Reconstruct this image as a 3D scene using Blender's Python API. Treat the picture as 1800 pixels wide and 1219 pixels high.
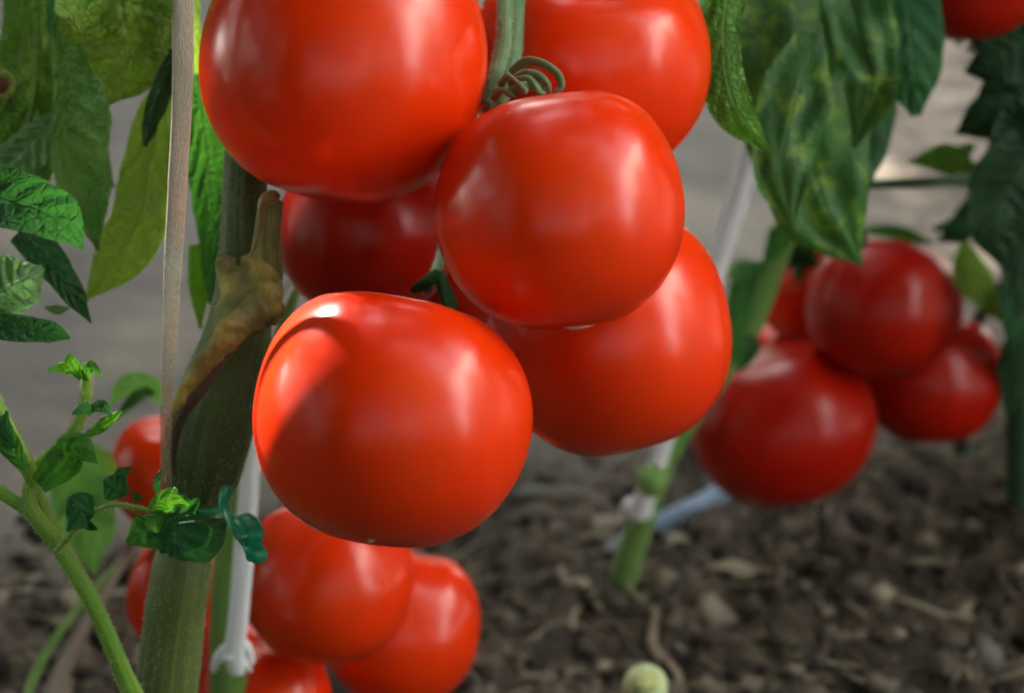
import bpy, bmesh, math, random
from mathutils import Vector, Matrix, noise
random.seed(7)
R = math.radians
sc = bpy.context.scene
for o in list(bpy.data.objects): bpy.data.objects.remove(o)

# ------------------------------------------------------------------ camera
PITCH = 20.0
CZ = 0.385
F_PX = 4250.0
cam_d = bpy.data.cameras.new("camera"); cam = bpy.data.objects.new("camera", cam_d)
sc.collection.objects.link(cam); sc.camera = cam
cam.location = (0, 0, CZ); cam.rotation_euler = (R(90 - PITCH), 0, 0)
cam_d.sensor_width = 36; cam_d.lens = 85
cam_d.clip_start = 0.01; cam_d.clip_end = 500
cam_d.dof.use_dof = True; cam_d.dof.focus_distance = 0.545; cam_d.dof.aperture_fstop = 13.5
cam_d.dof.aperture_blades = 0
# ------------------------------------------------------------------ sky and sun
SUN = Vector((-.50, .66, .56)).normalized()
w = bpy.data.worlds.new("World"); sc.world = w; w.use_nodes = True
nt = w.node_tree; nt.nodes.clear()
wo = nt.nodes.new("ShaderNodeOutputWorld"); bg = nt.nodes.new("ShaderNodeBackground")
sky = nt.nodes.new("ShaderNodeTexSky"); sky.sky_type = 'NISHITA'; sky.sun_disc = False
sky.sun_elevation = math.asin(SUN.z); sky.sun_rotation = math.atan2(SUN.x, SUN.y)
sky.air_density = 1.0; sky.dust_density = 3.0; sky.ozone_density = 0.6
bg.inputs[1].default_value = 0.095
hs = nt.nodes.new("ShaderNodeHueSaturation"); hs.inputs["Saturation"].default_value = .35   # thin white film of cloud
mt = nt.nodes.new("ShaderNodeMix"); mt.data_type = 'RGBA'; mt.blend_type = 'MULTIPLY'; mt.inputs[0].default_value = 1; mt.inputs[7].default_value = (1.0, .97, .93, 1)
nt.links.new(sky.outputs[0], hs.inputs["Color"]); nt.links.new(hs.outputs[0], mt.inputs[6]); nt.links.new(mt.outputs[2], bg.inputs[0]); nt.links.new(bg.outputs[0], wo.inputs[0])
sd = bpy.data.lights.new("sun", 'SUN'); sd.energy = 5.0; sd.angle = R(1.8); sd.color = (1, .93, .82)
so = bpy.data.objects.new("sun", sd); sc.collection.objects.link(so)
so.rotation_euler = SUN.to_track_quat('Z', 'Y').to_euler(); so.location = SUN * 5
sc.view_settings.view_transform = 'Standard'; sc.view_settings.look = 'None'
sc.view_settings.exposure = 4.32; sc.view_settings.gamma = 1
sc.cycles.filter_width = 2.0
sc.cycles.max_bounces = 8

# ------------------------------------------------------------------ helpers
FW = Vector((0, math.cos(R(PITCH)), -math.sin(R(PITCH))))
UP = Vector((0, math.sin(R(PITCH)), math.cos(R(PITCH))))
RT = Vector((1, 0, 0))
def P(x, y, D):                       # a place in the scene, seen at photo pixel x, y, at depth D metres
    return Vector((0, 0, CZ)) + RT * ((x - 900) / F_PX * D) + UP * (-(y - 609.5) / F_PX * D) + FW * D
def S(px, D): return px / F_PX * D
def gD(y, z=0.0):                     # depth at which the ground is met
    return (CZ - z) / (math.sin(R(PITCH)) + math.cos(R(PITCH)) * (y - 609.5) / F_PX)
def G(x, y, z=0.0): return P(x, y, gD(y, z))

def link(name, me, mat, parent=None, smooth=True):
    o = bpy.data.objects.new(name, me); sc.collection.objects.link(o)
    if mat is not None: me.materials.append(mat)
    if smooth:
        me.polygons.foreach_set("use_smooth", [True] * len(me.polygons))
    if parent is not None:
        o.parent = parent
        o.matrix_parent_inverse = parent.matrix_world.inverted() if False else Matrix.Translation(-parent.location)
    return o
def mesh(name, vs, fs, uvs=None):
    me = bpy.data.meshes.new(name); me.from_pydata([tuple(v) for v in vs], [], fs); me.update()
    if uvs is not None:
        l = me.uv_layers.new(name="UVMap")
        for i, lp in enumerate(me.loops): l.data[i].uv = uvs[lp.vertex_index]
    return me
def tag(o, label=None, cat=None, group=None, kind=None):
    for k, v in (("label", label), ("category", cat), ("group", group), ("kind", kind)):
        if v: o[k] = v
    return o
def empty(name, loc, label, cat, group=None):
    o = bpy.data.objects.new(name, None); sc.collection.objects.link(o); o.location = loc
    o.empty_display_size = .01
    return tag(o, label, cat, group)
def catmull(pts, n):
    """pts: list of tuples (Vector, extra...) -> resampled n values of vector and scalars"""
    out = []; m = len(pts) - 1
    for i in range(n):
        t = i / (n - 1) * m; k = min(int(t), m - 1); f = t - k
        p0 = pts[max(k - 1, 0)]; p1 = pts[k]; p2 = pts[k + 1]; p3 = pts[min(k + 2, m)]
        r = []
        for a, b, c, d in zip(p0, p1, p2, p3):
            r.append(.5 * ((2 * b) + (c - a) * f + (2 * a - 5 * b + 4 * c - d) * f * f + (3 * b - a - 3 * c + d) * f ** 3))
        out.append(r)
    return out
def tube_geo(pts, seg=14, n=None, flat=1.0, wob=0.0, ridges=0, rid=0.0, vs=None, fs=None, uvs=None, twist=0.0, seed=0):
    """pts [(Vector, radius)]; appended to vs/fs/uvs"""
    if vs is None: vs, fs, uvs = [], [], []
    n = n or max(8, len(pts) * 7)
    c = catmull(pts, n); b0 = len(vs)
    prev = None
    for i, (p, r) in enumerate(c):
        t = (c[min(i + 1, n - 1)][0] - c[max(i - 1, 0)][0])
        t = t.normalized() if t.length > 0 else Vector((0, 0, 1))
        if prev is None:
            a = t.cross(FW); a = a.normalized() if a.length > .05 else t.cross(RT).normalized()
        else: a = (prev - t * prev.dot(t)).normalized()
        prev = a; b = t.cross(a)
        for j in range(seg):
            ph = 2 * math.pi * j / seg; q = ph + twist * i / n
            rr = r * (1 + rid * math.cos(ridges * ph) if ridges else r / r if False else 1.0) if ridges else r
            if wob: rr *= 1 + wob * noise.noise(p * 70 + Vector((seed, math.cos(ph) * 1.1, math.sin(ph) * 1.1)))
            vs.append(p + a * (math.cos(q) * rr) + b * (math.sin(q) * rr * flat)); uvs.append((j / seg, i / (n - 1)))
    for i in range(n - 1):
        for j in range(seg):
            k = (j + 1) % seg
            fs.append((b0 + i * seg + j, b0 + i * seg + k, b0 + (i + 1) * seg + k, b0 + (i + 1) * seg + j))
    for end in (0, n - 1):
        ci = len(vs); p, r = c[end]; d = (c[1][0] - c[0][0]) if end == 0 else (c[n - 2][0] - c[n - 1][0])
        vs.append(p - d.normalized() * r * .25); uvs.append((.5, end / (n - 1)))
        for j in range(seg):
            k = (j + 1) % seg; a_, b_ = b0 + end * seg + j, b0 + end * seg + k
            fs.append((ci, b_, a_) if end == 0 else (ci, a_, b_))
    return vs, fs, uvs
def hairs(vs, fs, uvs, n, L=.0009, w_=.00006, seed=1):
    """fine plant hairs standing on a finished tube"""
    rnd = random.Random(seed); q = [f for f in fs if len(f) == 4]
    for _ in range(n):
        f = rnd.choice(q); a, b, c, d = (vs[i] for i in f); nn = (b - a).cross(d - a)
        if nn.length == 0: continue
        u, v = rnd.random(), rnd.random(); p = a * (1 - u) * (1 - v) + b * u * (1 - v) + c * u * v + d * (1 - u) * v
        nn = -nn.normalized(); cen = (a + b + c + d) / 4
        dr = (nn + Vector((rnd.uniform(-.5, .5), rnd.uniform(-.5, .5), rnd.uniform(-.5, .5)))).normalized(); s_ = dr.cross(FW).normalized() * w_; l = L * rnd.uniform(.4, 1.2)
        for sg in (1, -1):
            k = len(vs); vs += [p - s_, p + s_, p + dr * l * sg]; uvs += [(.5, .5)] * 3; fs.append((k, k + 1, k + 2))
def pt(L):                                 # [(px, py, D, widthpx)] -> [(Vector, radius)]
    return [(P(x, y, D), S(wd / 2, D)) for x, y, D, wd in L]
def tube(name, L, mat, parent=None, **k):
    vs, fs, uvs = tube_geo(pt(L), **k); return link(name, mesh(name, vs, fs, uvs), mat, parent)

# ------------------------------------------------------------------ materials
def newmat(name):
    m = bpy.data.materials.new(name); m.use_nodes = True; n = m.node_tree; n.nodes.clear()
    out = n.nodes.new("ShaderNodeOutputMaterial"); b = n.nodes.new("ShaderNodeBsdfPrincipled")
    n.links.new(b.outputs[0], out.inputs[0]); return m, n, b, out
def nd(n, t, **k):
    x = n.nodes.new("ShaderNode" + t)
    for a, v in k.items(): setattr(x, a, v)
    return x
def inp(n, node, i, v):
    if hasattr(v, "links") or isinstance(v, bpy.types.NodeSocket): n.links.new(v, node.inputs[i])
    else: node.inputs[i].default_value = v
def math_(n, op, a, b=0.0, c=None):
    x = nd(n, "Math", operation=op); inp(n, x, 0, a); inp(n, x, 1, b)
    if c is not None: inp(n, x, 2, c)
    return x.outputs[0]
def ramp(n, fac, stops):
    r = nd(n, "ValToRGB"); n.links.new(fac, r.inputs[0]); e = r.color_ramp.elements
    while len(e) < len(stops): e.new(.5)
    for el, (p, c) in zip(e, stops): el.position = p; el.color = (*c, 1) if len(c) == 3 else c
    return r.outputs[0]
def mix(n, fac, a, b, mode='MIX'):
    x = nd(n, "Mix", data_type='RGBA', blend_type=mode); inp(n, x, 0, fac)
    for i, v in ((6, a), (7, b)):
        if isinstance(v, tuple): x.inputs[i].default_value = (*v[:3], 1)
        else: n.links.new(v, x.inputs[i])
    return x.outputs[2]
def noise_(n, scale, detail=4, rough=.55, coord=None, dist=0.0, out=0):
    x = nd(n, "TexNoise"); x.inputs["Scale"].default_value = scale; x.inputs["Detail"].default_value = detail
    x.inputs["Roughness"].default_value = rough; x.inputs["Distortion"].default_value = dist
    if coord is not None: n.links.new(coord, x.inputs[0])
    return x.outputs[out]
def bump(n, h, strength, dist, normal=None):
    x = nd(n, "Bump"); x.inputs["Strength"].default_value = strength; x.inputs["Distance"].default_value = dist
    n.links.new(h, x.inputs["Height"])
    if normal is not None: n.links.new(normal, x.inputs["Normal"])
    return x.outputs[0]

def tomato_mat(name, base, rough, dark=.8, spec=.52):
    m, n, b, out = newmat(name); co = nd(n, "TexCoord").outputs["Object"]
    f = noise_(n, 22, 3, .5, co)
    c = ramp(n, f, [(.32, (base[0] * .9, base[1] * .5, base[2])), (.68, base)])
    f2 = noise_(n, 900, 2, .6, co)
    c = mix(n, math_(n, 'MULTIPLY', ramp(n, f2, [(.66, (0, 0, 0)), (.75, (1, 1, 1))]), .10), c, (.8, .12, .02))
    n.links.new(c, b.inputs["Base Color"])
    rr = noise_(n, 60, 4, .6, co); mr = nd(n, "MapRange"); n.links.new(rr, mr.inputs[0])
    mr.inputs[3].default_value = rough - .05; mr.inputs[4].default_value = rough + .07
    n.links.new(mr.outputs[0], b.inputs["Roughness"])
    b.inputs["Subsurface Weight"].default_value = .10; b.inputs["Subsurface Radius"].default_value = (1, .25, .06)
    b.inputs["Subsurface Scale"].default_value = .004
    b.inputs["Specular IOR Level"].default_value = spec; b.inputs["IOR"].default_value = 1.45
    n.links.new(bump(n, noise_(n, 120, 3, .5, co), .12, .0006, bump(n, noise_(n, 1500, 2, .5, co), .05, .0001)), b.inputs["Normal"])
    return m
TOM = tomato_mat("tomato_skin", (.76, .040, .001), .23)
TOM_SHADE = tomato_mat("tomato_skin_shaded", (.40, .009, .001), .29, spec=.38)  # same skin with shade put into its colour, for tomatoes hidden from light

def leaf_mat(name, dark, light, vein, trans, mottle=None, rough=.45, tw=.35, nv=7.0, spots=0.0, bs=.8, vm=1.0, sat=1.0):
    if sat: dark, light, vein, trans = [(c[0] * .78, c[1] * 1.08, c[2] * .62) for c in (dark, light, vein, trans)]
    m, n, b, out = newmat(name); tc = nd(n, "TexCoord"); uv = tc.outputs["UV"]; ob = tc.outputs["Object"]
    sp = nd(n, "SeparateXYZ"); n.links.new(uv, sp.inputs[0])
    u = math_(n, 'ABSOLUTE', math_(n, 'MULTIPLY_ADD', sp.outputs[0], 2.0, -1.0)); v = sp.outputs[1]
    nz = noise_(n, 90, 3, .5, ob)
    s = math_(n, 'FRACT', math_(n, 'ADD', math_(n, 'MULTIPLY', math_(n, 'SUBTRACT', v, math_(n, 'MULTIPLY', u, .22)), nv), math_(n, 'MULTIPLY', nz, .5)))
    tri = math_(n, 'ABSOLUTE', math_(n, 'SUBTRACT', s, .5))           # 0 at vein, .5 between
    sv = ramp(n, tri, [(.0, (1, 1, 1)), (.05, (.5, .5, .5)), (.11, (0, 0, 0))])
    mv = ramp(n, u, [(.0, (1, 1, 1)), (.035, (.8, .8, .8)), (.07, (0, 0, 0))])
    vn = math_(n, 'MAXIMUM', math_(n, 'MULTIPLY', sv, .55), mv)
    vor = nd(n, "TexVoronoi"); vor.feature = 'DISTANCE_TO_EDGE'; vor.inputs["Scale"].default_value = 420; n.links.new(ob, vor.inputs[0])
    cell = vor.outputs[0]
    f = noise_(n, 70, 5, .65, ob, .6)
    c = ramp(n, f, [(.32, dark), (.68, light)])
    if mottle:
        f3 = noise_(n, 130, 3, .6, ob, .4)
        c = mix(n, ramp(n, f3, [(.50, (0, 0, 0)), (.64, (.8, .8, .8))]), c, mottle)
    c = mix(n, math_(n, 'MULTIPLY', vn, vm), c, vein)
    net = ramp(n, cell, [(.0, (.55, .55, .55)), (.06, (0, 0, 0))])
    c = mix(n, math_(n, 'MULTIPLY', net, .45 * vm), c, vein)
    n.links.new(c, b.inputs["Base Color"]); b.inputs["Roughness"].default_value = rough
    b.inputs["Specular IOR Level"].default_value = .34
    h = math_(n, 'ADD', math_(n, 'MULTIPLY', tri, .7), math_(n, 'MULTIPLY', math_(n, 'MINIMUM', cell, .2), 1.2))
    h = math_(n, 'ADD', h, math_(n, 'MULTIPLY', f, .9)); h = math_(n, 'SUBTRACT', h, math_(n, 'MULTIPLY', mv, .5))
    nn = bump(n, h, bs, .0016); n.links.new(nn, b.inputs["Normal"])
    tr = nd(n, "BsdfTranslucent"); n.links.new(nn, tr.inputs["Normal"])
    n.links.new(mix(n, .75, c, trans), tr.inputs[0])
    mx = nd(n, "MixShader"); mx.inputs[0].default_value = tw
    n.links.new(b.outputs[0], mx.inputs[1]); n.links.new(tr.outputs[0], mx.inputs[2]); n.links.new(mx.outputs[0], out.inputs[0])
    return m
LM = dict(
    olive=leaf_mat("leaf_olive", (.075, .19, .015), (.17, .36, .035), (.12, .22, .05), (.14, .32, .02), mottle=(.22, .30, .10), rough=.45, sat=0, bs=1.3),
    pale=leaf_mat("leaf_pale", (.14, .30, .09), (.42, .60, .34), (.36, .48, .28), (.18, .34, .06), rough=.36, bs=1.4),
    yellow=leaf_mat("leaf_yellow_green", (.17, .36, .03), (.30, .50, .08), (.30, .44, .13), (.28, .46, .03), rough=.42, vm=.7, sat=0, bs=1.3, mottle=(.14, .32, .06)),
    lime=leaf_mat("leaf_lime", (.19, .38, .035), (.26, .46, .06), (.2, .33, .08), (.34, .55, .04), rough=.5, tw=.45, bs=.8, sat=0, mottle=(.2, .34, .09)),
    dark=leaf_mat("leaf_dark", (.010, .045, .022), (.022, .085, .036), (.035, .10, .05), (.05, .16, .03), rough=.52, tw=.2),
    mid=leaf_mat("leaf_mid", (.025, .09, .03), (.06, .17, .06), (.12, .22, .10), (.10, .28, .03), rough=.52),
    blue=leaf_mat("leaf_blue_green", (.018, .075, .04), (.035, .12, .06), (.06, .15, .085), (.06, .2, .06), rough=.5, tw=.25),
    silver=leaf_mat("leaf_silver", (.10, .20, .11), (.32, .45, .34), (.45, .58, .48), (.2, .32, .12), rough=.3),
    mottled=leaf_mat("leaf_mottled", (.018, .065, .022), (.05, .12, .042), (.012, .05, .018), (.12, .24, .03), mottle=(.15, .27, .02), rough=.5, tw=.25, nv=4.0, vm=.45, bs=.4),
    young=leaf_mat("leaf_young", (.07, .19, .015), (.18, .38, .03), (.26, .45, .07), (.30, .55, .03), rough=.38, tw=.35),
    fresh=leaf_mat("leaf_fresh", (.05, .13, .012), (.09, .20, .02), (.14, .26, .06), (.16, .34, .02), rough=.45, tw=.35),
    glow=leaf_mat("leaf_thin_pale", (.16, .34, .12), (.34, .52, .26), (.3, .5, .2), (.34, .6, .12), rough=.5, tw=.45, bs=.3),
    sdark=leaf_mat("young_leaf_dark", (.014, .07, .03), (.03, .13, .05), (.05, .16, .07), (.06, .22, .04), rough=.55, tw=.25, bs=.3, vm=.5),
    smid=leaf_mat("young_leaf_mid", (.035, .13, .02), (.09, .24, .04), (.12, .28, .06), (.12, .34, .03), rough=.5, bs=.3, vm=.5),
    syoung=leaf_mat("young_leaf_bright", (.08, .24, .015), (.15, .36, .03), (.2, .4, .05), (.2, .42, .03), rough=.5, tw=.25, bs=.3, vm=.5),
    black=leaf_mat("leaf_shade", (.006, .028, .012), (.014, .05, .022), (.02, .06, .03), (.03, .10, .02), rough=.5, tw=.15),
)
def stem_mat(name, a, b_, c_, rough=.5, stripe=6.0, bs=.5, sc_=260):
    m, n, b, out = newmat(name); tc = nd(n, "TexCoord"); ob = tc.outputs["Object"]; uv = tc.outputs["UV"]
    mp = nd(n, "Mapping"); n.links.new(uv, mp.inputs[0]); mp.inputs["Scale"].default_value = (stripe * 3, 1.6, 1)
    f = noise_(n, 1.6, 4, .6, mp.outputs[0]); g = noise_(n, sc_, 4, .65, ob)
    c = ramp(n, f, [(.3, a), (.52, b_), (.75, c_)])
    c = mix(n, math_(n, 'MULTIPLY', ramp(n, g, [(.5, (0, 0, 0)), (.75, (1, 1, 1))]), .4), c, c_)
    n.links.new(c, b.inputs["Base Color"]); b.inputs["Roughness"].default_value = rough
    b.inputs["Subsurface Weight"].default_value = .1; b.inputs["Subsurface Scale"].default_value = .002
    b.inputs["Sheen Weight"].default_value = .25; b.inputs["Sheen Roughness"].default_value = .4
    n.links.new(bump(n, math_(n, 'ADD', f, math_(n, 'MULTIPLY', g, .5)), bs, .0012), b.inputs["Normal"])
    return m
SM_MAIN = stem_mat("stem_main", (.05, .085, .015), (.10, .15, .03), (.20, .24, .07))
SM_NODE = stem_mat("stem_node", (.026, .062, .010), (.060, .115, .018), (.13, .20, .05), bs=1.0, stripe=3.0, rough=.55, sc_=420)
SM_LIGHT = stem_mat("stem_light", (.08, .20, .03), (.14, .28, .05), (.22, .36, .10))
SM_YOUNG = stem_mat("stem_young", (.11, .27, .02), (.20, .42, .035), (.28, .48, .07), bs=.25)
SM_TRUSS = stem_mat("stem_truss", (.05, .12, .04), (.10, .19, .07), (.22, .32, .16), bs=.5)
SM_DARK = stem_mat("stem_dark", (.012, .045, .014), (.025, .075, .022), (.05, .11, .04))
SM_BARK = stem_mat("stem_bark", (.09, .07, .015), (.16, .125, .03), (.28, .20, .07), rough=.7, bs=.6, stripe=3.0)
SM_DRY = stem_mat("bark_dark", (.018, .012, .008), (.07, .04, .018), (.20, .12, .05), rough=.7, bs=1.0)

def bark_mat():
    m, n, b, out = newmat("bark_ridge"); ob = nd(n, "TexCoord").outputs["Object"]
    mp = nd(n, "Mapping"); n.links.new(ob, mp.inputs[0]); mp.inputs["Rotation"].default_value = (0, R(40), 0); mp.inputs["Scale"].default_value = (260, 120, 45)
    f = noise_(n, 1, 4, .6, mp.outputs[0]); g = noise_(n, 90, 3, .5, ob)
    c = mix(n, ramp(n, g, [(.42, (0, 0, 0)), (.6, (1, 1, 1))]), ramp(n, f, [(.3, (.06, .075, .012)), (.7, (.13, .13, .03))]), ramp(n, f, [(.3, (.17, .16, .025)), (.7, (.44, .39, .10))]))
    n.links.new(c, b.inputs["Base Color"]); b.inputs["Roughness"].default_value = .6
    n.links.new(bump(n, f, .6, .0012), b.inputs["Normal"]); return m
def plain(name, col, rough=.5, bumpy=0.0, scale=300, var=.25, spec=.5, trans=0.0, alpha=1.0):
    m, n, b, out = newmat(name); ob = nd(n, "TexCoord").outputs["Object"]
    f = noise_(n, scale, 4, .6, ob)
    n.links.new(ramp(n, f, [(.3, tuple(x * (1 - var) for x in col)), (.7, tuple(min(1, x * (1 + var)) for x in col))]), b.inputs["Base Color"])
    b.inputs["Roughness"].default_value = rough; b.inputs["Specular IOR Level"].default_value = spec
    b.inputs["Transmission Weight"].default_value = trans; b.inputs["Alpha"].default_value = alpha
    if bumpy: n.links.new(bump(n, f, bumpy, .001), b.inputs["Normal"])
    return m
M_STRING = plain("white_plastic_twine", (.93, .95, .98), .45, .4, 700, .02)
_n = M_STRING.node_tree; _o = next(x for x in _n.nodes if x.type == 'OUTPUT_MATERIAL'); _b = next(x for x in _n.nodes if x.type == 'BSDF_PRINCIPLED')
_t = nd(_n, "BsdfTranslucent"); _t.inputs[0].default_value = (.85, .89, .95, 1); _m = nd(_n, "MixShader"); _m.inputs[0].default_value = .2
_n.links.new(_b.outputs[0], _m.inputs[1]); _n.links.new(_t.outputs[0], _m.inputs[2]); _n.links.new(_m.outputs[0], _o.inputs[0])
M_TIE = plain("green_plastic_tie", (.010, .34, .17), .3, .3, 500, .2)
M_HOSE = plain("blue_grey_hose", (.20, .30, .40), .35, .2, 200, .2)
M_TWIG = plain("dry_root", (.30, .24, .17), .8, .8, 600, .45)
M_CHIP = plain("dry_chip", (.30, .25, .17), .8, .6, 500, .35)
M_STUMP = plain("cut_stem_pale", (.42, .50, .26), .5, .4, 400, .25)
M_STUMP_IN = plain("cut_stem_pith", (.36, .40, .14), .6, .4, 600, .35)
M_SCAR = plain("blossom_scar", (.55, .32, .2), .7, .5, 800, .4)
M_CALYX = plain("calyx_green", (.05, .14, .03), .8, .6, 700, .45, spec=.15)
M_CALYXD = plain("calyx_dark", (.015, .055, .014), .9, .6, 700, .4, spec=.1)

# ------------------------------------------------------------------ ground
def soil_mat():
    m, n, b, out = newmat("soil_and_path"); geo = nd(n, "NewGeometry").outputs["Position"]
    sp = nd(n, "SeparateXYZ"); n.links.new(geo, sp.inputs[0])
    f = noise_(n, 45, 8, .7, geo, .3); f2 = noise_(n, 260, 4, .7, geo)
    dirt = ramp(n, f, [(.28, (.016, .014, .012)), (.5, (.075, .060, .044)), (.72, (.22, .18, .135))])
    dirt = mix(n, math_(n, 'MULTIPLY', ramp(n, f2, [(.55, (0, 0, 0)), (.72, (1, 1, 1))]), .5), dirt, (.20, .175, .14))
    g = noise_(n, 9, 5, .65, geo, .4); g2 = noise_(n, 30, 5, .7, geo)
    pth = ramp(n, g, [(.30, (.12, .108, .09)), (.50, (.21, .19, .16)), (.68, (.33, .28, .21))])
    pth = mix(n, math_(n, 'MULTIPLY', g2, .5), pth, (.145, .13, .11))
    sand = math_(n, 'MULTIPLY', ramp(n, math_(n, 'ADD', sp.outputs[0], math_(n, 'MULTIPLY', g2, .10)), [(.20, (0, 0, 0)), (.28, (1, 1, 1))]), ramp(n, sp.outputs[1], [(.0, (1, 1, 1)), (.99, (1, 1, 1)), (1, (1, 1, 1))]))
    pth = mix(n, sand, pth, ramp(n, g2, [(.40, (.10, .08, .06)), (.55, (.27, .22, .165)), (.68, (.38, .32, .245))]))
    # bed edge: soil near the plants, trodden grey path beyond
    e = math_(n, 'ADD', sp.outputs[1], math_(n, 'MULTIPLY', math_(n, 'SUBTRACT', noise_(n, 9, 4, .6, geo), .5), .22))
    e = math_(n, 'SUBTRACT', e, math_(n, 'MULTIPLY', math_(n, 'MINIMUM', math_(n, 'MAXIMUM', sp.outputs[0], -.16), .09), .48))
    k = ramp(n, math_(n, 'SUBTRACT', e, .0), [(.86, (0, 0, 0)), (.95, (1, 1, 1))])
    c = mix(n, k, dirt, pth); n.links.new(c, b.inputs["Base Color"])
    b.inputs["Roughness"].default_value = .9; b.inputs["Specular IOR Level"].default_value = .2
    n.links.new(bump(n, math_(n, 'ADD', f, math_(n, 'MULTIPLY', f2, .4)), .9, .006), b.inputs["Normal"])
    return m
SOIL = soil_mat()
def edge(x): return .90 + .48 * min(max(x, -.16), .09)
def gz(x, y):
    bed = max(0, min(1, (edge(x) + .08 - y) / .12))
    a = .12 + .88 * bed
    v = Vector((x, y, 0))
    h = .010 * noise.fractal(v * 14, 1.0, 2.0, 3) * a + .007 * (noise.turbulence(v * 55, 3, False) - .45) * bed
    h += .0035 * noise.noise(v * 160) * bed
    d = math.hypot((x + .08) / .16, (y - .74) / .12)
    h -= .016 * math.exp(-d * d)
    return h - .004
def ax(lo, hi, step, far):
    a = []; x = lo
    while x <= hi + 1e-9: a.append(x); x += step
    s = step; x = hi
    while x < far: s *= 1.35; x += s; a.append(x)
    s = step; x = lo; l = []
    while x > -far: s *= 1.35; x -= s; l.append(x)
    return l[::-1] + a
xs = ax(-.34, .36, .0028, 60); ys = ax(.62, 1.12, .0028, 60)
vs = [(x, y, gz(x, y) if abs(x) < 3 and abs(y) < 4 else 0) for y in ys for x in xs]
nx = len(xs)
fs = [(j * nx + i, j * nx + i + 1, (j + 1) * nx + i + 1, (j + 1) * nx + i) for j in range(len(ys) - 1) for i in range(nx - 1)]
g = link("ground", mesh("ground", vs, fs), SOIL); tag(g, kind='structure')

# crumbs of soil and dry litter (nobody could count them)
def ico(sub):
    bm = bmesh.new(); bmesh.ops.create_icosphere(bm, subdivisions=sub, radius=1)
    v = [x.co.copy() for x in bm.verts]; f = [tuple(y.index for y in x.verts) for x in bm.faces]; bm.free(); return v, f
IC = ico(2)
vs, fs = [], []
for i in range(3600):
    x = random.uniform(-.30, .34); y = random.uniform(.64, 1.10)
    if y > edge(x) + abs(random.gauss(0, .035)): continue
    r = random.choice((.0012, .0018, .0025, .004)) * random.uniform(.7, 1.5)
    if random.random() < .03: r *= 1.8
    q = Vector((random.uniform(.7, 1.4), random.uniform(.7, 1.4), random.uniform(.5, .9))); o3 = Vector((i * 3.1, 0, 0)); b0 = len(vs)
    z = gz(x, y) + r * .25
    for v in IC[0]:
        k = 1 + .75 * noise.noise(v * 1.6 + o3); vs.append((x + v.x * q.x * r * k, y + v.y * q.y * r * k, z + v.z * q.z * r * k))
    fs += [tuple(b0 + t for t in f) for f in IC[1]]
def crumb_mat():
    m, n, b, out = newmat("soil_crumbs"); geo = nd(n, "NewGeometry")
    r = geo.outputs["Random Per Island"]; f = noise_(n, 300, 4, .6, geo.outputs["Position"])
    c = ramp(n, r, [(.0, (.020, .018, .016)), (.42, (.075, .059, .043)), (.78, (.17, .14, .105)), (.94, (.26, .22, .165)), (1, (.42, .36, .27))])
    c = mix(n, .5, c, ramp(n, f, [(.3, (.25, .25, .25)), (.7, (1, 1, 1))]), 'MULTIPLY')
    n.links.new(c, b.inputs["Base Color"]); b.inputs["Roughness"].default_value = .9; b.inputs["Specular IOR Level"].default_value = .2
    return m
tag(link("soil_crumbs", mesh("soil_crumbs", vs, fs), crumb_mat()), "loose dark crumbs and clods of soil covering the bed", "soil", kind='stuff')
vs, fs = [], []
for i in range(2300):
    x = random.uniform(-.30, .34); y = random.uniform(.66, 1.12); z = gz(x, y) + .0015
    if y > edge(x) + abs(random.gauss(0, .05)): continue
    L = random.uniform(.006, .036); a = random.uniform(0, math.tau); bend = random.gauss(0, .35); r = random.choice((.0002, .0003, .0004, .0007))
    pts = []; p = Vector((x, y, z))
    for k in range(4):
        pts.append((p.copy(), r)); a += bend * .6; p += Vector((math.cos(a), math.sin(a), random.uniform(-.25, .3))) * L / 3
    tube_geo(pts, seg=4, n=7, vs=vs, fs=fs, uvs=[0] * len(vs))
def litter_mat():
    m, n, b, out = newmat("dry_litter"); geo = nd(n, "NewGeometry")
    c = ramp(n, geo.outputs["Random Per Island"], [(.0, (.06, .045, .03)), (.5, (.17, .135, .09)), (.85, (.32, .26, .18)), (1, (.48, .42, .32))])
    n.links.new(c, b.inputs["Base Color"]); b.inputs["Roughness"].default_value = .85
    return m
tag(link("dry_litter", mesh("dry_litter", vs, fs), litter_mat()), "fine dry roots and straw bits strewn over the soil", "litter", kind='stuff')

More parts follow.
